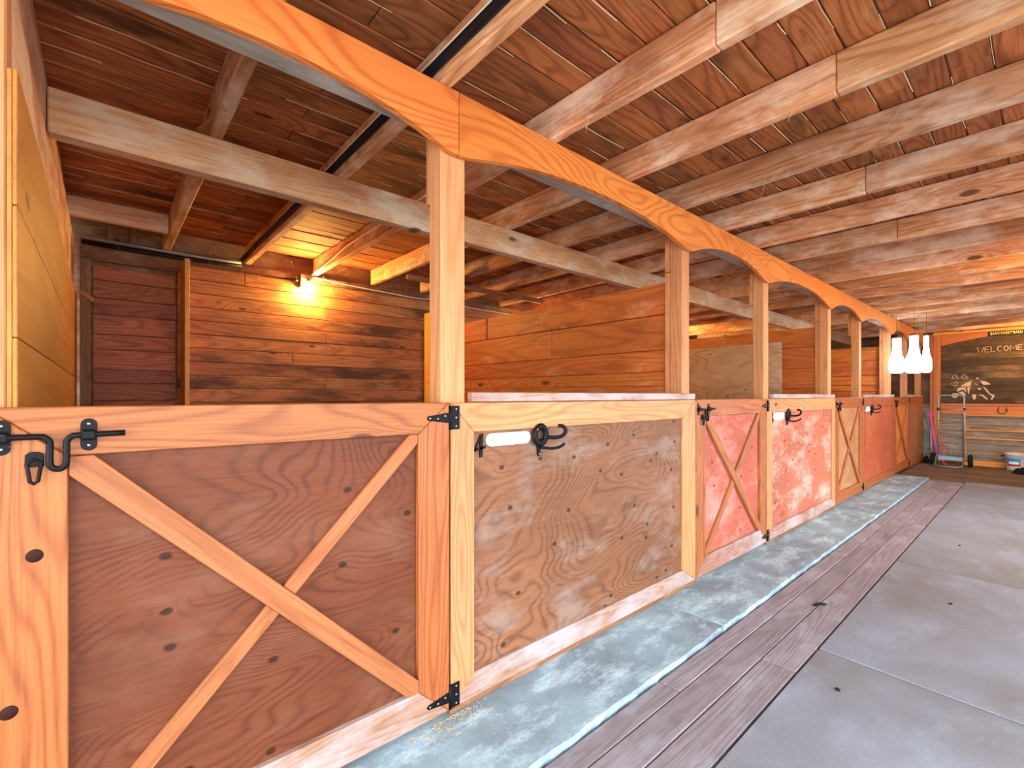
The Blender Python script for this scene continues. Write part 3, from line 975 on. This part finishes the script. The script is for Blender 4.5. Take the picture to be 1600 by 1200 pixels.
# chalk lettering and drawing
YC = YE + .0195
LET = {'W': [[(0, 1), (.25, 0), (.5, .75), (.75, 0), (1, 1)]], 'E': [[(.9, 1), (0, 1), (0, 0), (.9, 0)], [(0, .5), (.7, .5)]],
       'L': [[(0, 1), (0, 0), (.9, 0)]], 'C': [[(.9, .85), (.5, 1), (.1, .75), (.05, .3), (.4, 0), (.9, .1)]],
       'O': [[(.5, 1), (.05, .6), (.2, .1), (.6, 0), (.95, .4), (.85, .85), (.5, 1)]], 'M': [[(0, 0), (.1, 1), (.5, .35), (.9, 1), (1, 0)]]}
ck = root('chalk_lettering', (1.1, YC, 2.2), 'chalk word WELCOME on the dark planks', 'lettering')
xx = .80
for ch in 'WELCOME':
    wd = .088 if ch in 'WM' else .066
    bm = bmesh.new()
    for st in LET[ch]:
        sweep(bm, [Vector((u * wd, 0, v * .10)) for u, v in st], .0065, 6, flat=1.0)
    add_mesh('chalk_letter', bm, M_chalkwhite, ck, Matrix.Translation(Vector((xx, YC, 2.205 + (xx - .8) * .03))))
    xx += wd + .018


def px_wall(zx, zy):     # sketch grid of the drawing -> metres on the end wall
    return .258 + (zx - 300) * .000883, 2.386 - (zy - 400) * .001286


def chalk_patch(name, polys, parent):
    bm = bmesh.new()
    for poly in polys:
        pts = [px_wall(*p) for p in poly]
        lo = [bm.verts.new((u, 0, v)) for u, v in pts]
        hi = [bm.verts.new((u, -.002, v)) for u, v in pts]
        n = len(pts)
        bm.faces.new(lo)
        bm.faces.new(hi)
        for i in range(n):
            bm.faces.new((lo[i], lo[(i + 1) % n], hi[(i + 1) % n], hi[i]))
    return add_mesh(name, bm, M_chalkwhite, parent, Matrix.Translation(Vector((0, YC, 0))))


hc = root('chalk_horse', (.8, YC, 1.3), 'chalk drawing of a lively horse under the word WELCOME', 'drawing')
chalk_patch('mane', [[(640, 1055), (720, 1010), (825, 972), (805, 1050), (760, 1058)], [(890, 940), (915, 918), (945, 940), (905, 950)]], hc)
chalk_patch('neck', [[(575, 1140), (600, 1080), (720, 1068), (740, 1160), (690, 1105), (640, 1120)], [(750, 1068), (800, 1066), (780, 1170), (765, 1175)]], hc)
chalk_patch('body', [[(955, 970), (1060, 990), (1130, 1030), (1010, 1040)], [(865, 1000), (935, 1050), (890, 1035)], [(1000, 1070), (1040, 1080), (1120, 1170), (1080, 1165)], [(910, 1090), (960, 1085), (985, 1105), (940, 1115)]], hc)
chalk_patch('head', [[(485, 1195), (520, 1165), (600, 1170), (640, 1195), (560, 1240), (500, 1230)], [(600, 1150), (680, 1135), (720, 1180), (730, 1215), (650, 1180)]], hc)
chalk_patch('leg', [[(830, 1190), (900, 1185), (880, 1260), (850, 1265)], [(920, 1185), (1010, 1190), (1080, 1255), (1060, 1265), (990, 1210)]], hc)
chalk_patch('hind_leg', [[(1080, 1180), (1130, 1175), (1190, 1200), (1150, 1260), (1120, 1265), (1150, 1210)]], hc)
for (hx, hy, sc, lb) in ((550, 915, 60, 'chalk heart, upper left of the pair above the horse'), (705, 910, 58, 'chalk heart, right of the pair above the horse'),
                         (545, 1020, 58, 'chalk heart below the other two, left of the horse')):
    pts = []
    for i in range(16):
        t = 2 * math.pi * i / 16
        hxv = 16 * math.sin(t) ** 3 / 16
        hyv = (13 * math.cos(t) - 5 * math.cos(2 * t) - 2 * math.cos(3 * t) - math.cos(4 * t)) / 16
        ang = math.radians(-60 if hy < 1000 else 20)
        u, v = px_wall(hx + sc * (hxv * math.cos(ang) - hyv * math.sin(ang)), hy - .62 * sc * (hxv * math.sin(ang) + hyv * math.cos(ang)))
        pts.append((u, YC, v))
    tag(tube('chalk_heart', pts, .005, M_chalkwhite, None, 6, True), lb, 'drawing', 'chalk hearts')

# horseshoe on the rail
hs_pts = [(1.145 + .062 * math.sin(math.radians(t)), YW - .0525, 1.075 - .066 * math.cos(math.radians(t))) for t in range(-145, 146, 18)]
tag(tube('horseshoe', hs_pts, .011, M_rust, None, 8, False, .6), 'rusty horseshoe nailed to the orange rail', 'horseshoe')

# rack of thin rails on the lower wall
rk = root('wall_rack', (1.2, YW, .4), 'low rack of thin wooden rails on the grey planks', 'rack')
for z0, z1, x1 in ((.955, .982, 3.3), (.66, .695, 3.3), (.50, .528, 3.3)):
    slab('rack_rail', rect(.60, x1, z0, z1), -YW + .03, -YW + .07, 'side', M_stud, rk, 0, .002)
slab('rack_upright', rect(.60, .64, .03, .95), -YW + .002, -YW + .028, 'side', M_stud, rk, 90, .002)
slab('rack_upright', rect(2.4, 2.44, .03, .95), -YW + .002, -YW + .028, 'side', M_stud, rk, 90, .002)
slab('kick_board', rect(.62, 3.3, -.03, .075), -YW + .072, -YW + .10, 'side', M_stud, rk, 0, .002)
jp = tube('spare_rail', [(.70, YW - .085, .712), (1.25, YW - .085, .716)], .013, M_greyplank, None, 8)
tag(jp, 'short pale stick lying on the middle rack rail', 'stick')

# hand truck
ht = root('hand_truck', (.46, 12.5, 0), 'grey-blue steel hand truck standing against the end wall', 'hand truck')
yt = 12.45
L, R = .285, .655
loop = [(L, yt, .1), (L, yt + .03, .9), (L, yt + .05, 1.25)] + [(L + .06 - .06 * math.cos(math.radians(t)), yt + .06, 1.3 + .06 * math.sin(math.radians(t))) for t in (0, 30, 60, 90)]
loop += [(R - .06 + .06 * math.sin(math.radians(t)), yt + .06, 1.3 + .06 * math.cos(math.radians(t))) for t in (0, 30, 60, 90)] + [(R, yt + .05, 1.25), (R, yt + .03, .9), (R, yt, .1)]
tube('frame_loop', loop, .014, M_truck, ht, 8)
for zz in (1.08, .86, .62, .36):
    tube('crossbar', [(L, yt + .02, zz), (R, yt + .02, zz)], .010, M_truck, ht, 8)
for xg in (L, R):
    tube('grip_joint', [(xg, yt + .04, 1.06), (xg, yt + .045, 1.11)], .02, M_rubber, ht, 8)
for xw in (.39, .47, .55):
    tube('basket_wire', [(xw, yt, .1), (xw, yt + .02, .36)], .004, M_truck, ht, 6)
tube('toe_loop', [(L - .02, yt - .02, .17), (L - .02, yt - .30, .01), (L + .03, yt - .36, .0), (R - .05, yt - .36, .0), (R, yt - .30, .01), (R, yt - .02, .17)], .012, M_truck, ht, 8, True)
slab('toe_plate', rect(L, R - .02, .09, .16), -yt + .01, -yt + .02, 'side', M_truck, ht, 0, .002)
tube('axle', [(L - .10, yt + .06, .10), (R + .10, yt + .06, .10)], .011, M_truck, ht, 8)
for xw in (L - .085, R + .085):
    wl = lathe('wheel', [(.06, -.035), (.10, -.032), (.118, -.018), (.122, 0), (.118, .018), (.10, .032), (.06, .035)], (xw, yt + .06, .098), M_rubber, ht, 24, 'x')
    lathe('hub', [(.055, -.037), (.055, .037)], (xw, yt + .06, .098), M_truck, wl, 16, 'x')

# brooms and rakes in the corner
def pole_tool(name, p0, p1, r, mat, label, head=None, hm=None):
    t = root(name, p0, label, 'tool', 'long handled tools in the corner')
    tube('handle', [p0, p1], r, mat, t, 8)
    if head == 'broom':
        x, y, z = p0
        lathe('bristle_head', [(.05, -.01), (.06, .04), (.035, .12), (.018, .15)], (x, y, z - .02), hm, t, 12)
    if head == 'grip':
        v = (Vector(p1) - Vector(p0)).normalized()
        q = Vector(p1)
        tube('grip_loop', [q, q + Vector((.05, 0, .03)), q + Vector((.06, 0, .08)), q + Vector((0, 0, .1)), q + Vector((-.04, 0, .05))], .009, hm, t, 6, True)
    return t


pole_tool('broom', (.075, 12.72, -.01), (.05, 12.80, .62), .014, M_teal, 'upright teal broom in the corner by the last stall', 'broom', M_rubber)
pole_tool('rake', (.245, 12.84, .0), (.02, 12.93, 1.02), .012, M_teal, 'teal-handled rake leaning across the corner', None)
pole_tool('shovel', (.27, 12.56, .1), (.135, 12.70, .92), .02, M_pink, 'pink-handled fork leaning beside the hand truck', 'grip', M_pink)
pole_tool('fork', (.155, 12.74, .0), (.13, 12.80, .98), .011, M_lav, 'pale lavender pole between the teal and pink handles', None)
tag(tube('pink_lead_rope', smooth([(.33, 12.62, .42), (.36, 12.63, .33), (.35, 12.62, .2), (.34, 12.6, .06), (.38, 12.55, -.01), (.43, 12.5, -.01)]), .012, M_pink, None, 6),
    'pink rope hanging down behind the hand truck', 'rope')

# bucket with printed label
bx, by = 1.335, 12.72
bu = root('plastic_bucket', (bx, by, 0), 'white plastic bucket with a blue and red label by the end wall', 'bucket')
zb = -.028
lathe('bucket_body', [(.13, 0), (.135, .01), (.155, .26), (.163, .262), (.163, .29), (.168, .292), (.168, .31), (.15, .312), (.145, .29), (.12, .02)], (bx, by, zb), M_bucket, bu, 28)


def label_patch(name, a0, a1, z0, z1, mat, off):
    bm = bmesh.new()
    n = 10
    prev = None
    for i in range(n + 1):
        a = math.radians(a0 + (a1 - a0) * i / n)
        col = []
        for z in (z0, z1):
            for d in (0, .0015):
                r = .135 + .077 * z + off + d
                col.append(bm.verts.new((r * math.cos(a), r * math.sin(a), z)))
        if prev:
            for q in ((0, 1), (1, 3), (3, 2), (2, 0)):
                bm.faces.new((prev[q[0]], prev[q[1]], col[q[1]], col[q[0]]))
        prev = col
    add_mesh(name, bm, mat, bu, Matrix.Translation(Vector((bx, by, zb))))


label_patch('label_blue', 215, 290, .13, .225, M_blue, .003)
label_patch('label_red', 222, 290, .085, .14, M_red, .0055)
label_patch('label_white', 232, 282, .12, .165, M_white, .008)
tube('bail_lug', [(bx - .16, by - .02, .23), (bx - .2, by - .02, .22)], .012, M_rubber, bu, 8)

# black coil on the floor at the right edge
cp = []
for i in range(60):
    a = i * .45
    cp.append((1.40 + (.10 - .0009 * i) * math.cos(a), 12.05 + (.10 - .0009 * i) * math.sin(a), -.012 + i * .0016 + .006 * math.sin(i)))
tag(tube('black_lead_rope', cp, .013, M_rubber, None, 6), 'black coiled rope on the floor at the right photo edge', 'rope')

# small things on the floor
tag(tube('hoof_pick', [(.665, 3.50, -.018), (.672, 3.53, -.016), (.69, 3.56, -.016), (.712, 3.575, -.018)], [.009, .012, .012, .008], M_rubber, None, 8, False, .7),
    'small black curved hoof pick lying on the floor planks', 'tool')
for (x, y, plb) in ((1.02, 2.58, 'dark pebble on the nearest concrete slab'), (1.25, 4.2, 'dark pebble on the middle concrete slab'), (1.15, 5.9, 'dark pebble on the farthest concrete slab')):
    bm = bmesh.new()
    bmesh.ops.create_icosphere(bm, subdivisions=1, radius=.012)
    for v in bm.verts:
        v.co *= random.uniform(.7, 1.2)
        v.co.z *= .6
    tag(add_mesh('pebble', bm, M_rubber, None, Matrix.Translation(Vector((x, y, -.016)))), plb, 'pebble', 'dark pebbles on the slab')

# pale lint caught in the joints of the ceiling boards
bm = bmesh.new()
for r in range(1, nrow):
    x0 = XB + .02 + r * bw
    y = Y0
    while y < 9.0:
        l = random.uniform(.08, .7)
        if random.random() < (.72 if x0 > -.3 else .5):
            n = max(2, int(l / .12))
            sweep(bm, [Vector((x0 + random.uniform(-.002, .002), y + l * q / n, Z_C + .0015 + random.uniform(-.003, .003))) for q in range(n + 1)],
                  random.uniform(.0012, .0026), 3)
        y += l + random.uniform(.0, .25)
tag(add_mesh('joint_lint', bm, M_web, ceil), 'pale dusty lint in the joints between ceiling boards', kind='stuff')
# straw crumbs along the curb and cobweb strands under the ceiling: nobody could count them
bm = bmesh.new()
for i in range(220):
    if i < 90:
        x, y = random.gauss(.03, .03), random.gauss(1.08, .09)
    else:
        x, y = abs(random.gauss(.0, .12)) + .01, random.uniform(-.1, 9)
    x = max(.008, min(x, .39))
    a = random.uniform(0, math.pi)
    l = random.uniform(.006, .022)
    d = Vector((math.cos(a), math.sin(a), random.uniform(-.1, .3))) * l
    c = Vector((x, y, .003))
    sweep(bm, [c - d * .5, c + d * .5], .0012, 3)
tag(add_mesh('straw_crumbs', bm, M_straw), 'loose straw crumbs along the foot of the stall fronts', 'straw', kind='stuff')
bm = bmesh.new()
for i in range(420):
    if i < 200:
        x, y = random.uniform(-3.4, 1.6), random.uniform(.2, 6)
        k = round((y - J0) / JP)
        y = J0 + JP * k - .032
        z = random.uniform(2.665, 2.82)
    elif i < 320:
        x, y, z = XB + .0 + random.uniform(.02, .1), random.uniform(-.1, 4), random.uniform(2.5, 2.8)
    else:
        x, y, z = -1.09, random.uniform(-.1, 6), random.uniform(2.46, 2.65)
    p = Vector((x, y, z))
    pts = [p]
    d = Vector((random.uniform(-1, 1), random.uniform(-.25, .1), random.uniform(-.5, .2))).normalized()
    for q in range(4):
        d = (d + Vector((random.uniform(-.5, .5), random.uniform(-.2, .2), random.uniform(-.5, .3)))).normalized()
        pts.append(pts[-1] + d * random.uniform(.012, .04))
    sweep(bm, pts, random.uniform(.0004, .0009), 3)
tag(add_mesh('cobweb_strands', bm, M_web), 'dusty cobweb and straw strands hanging from the joists', 'cobwebs', kind='stuff')
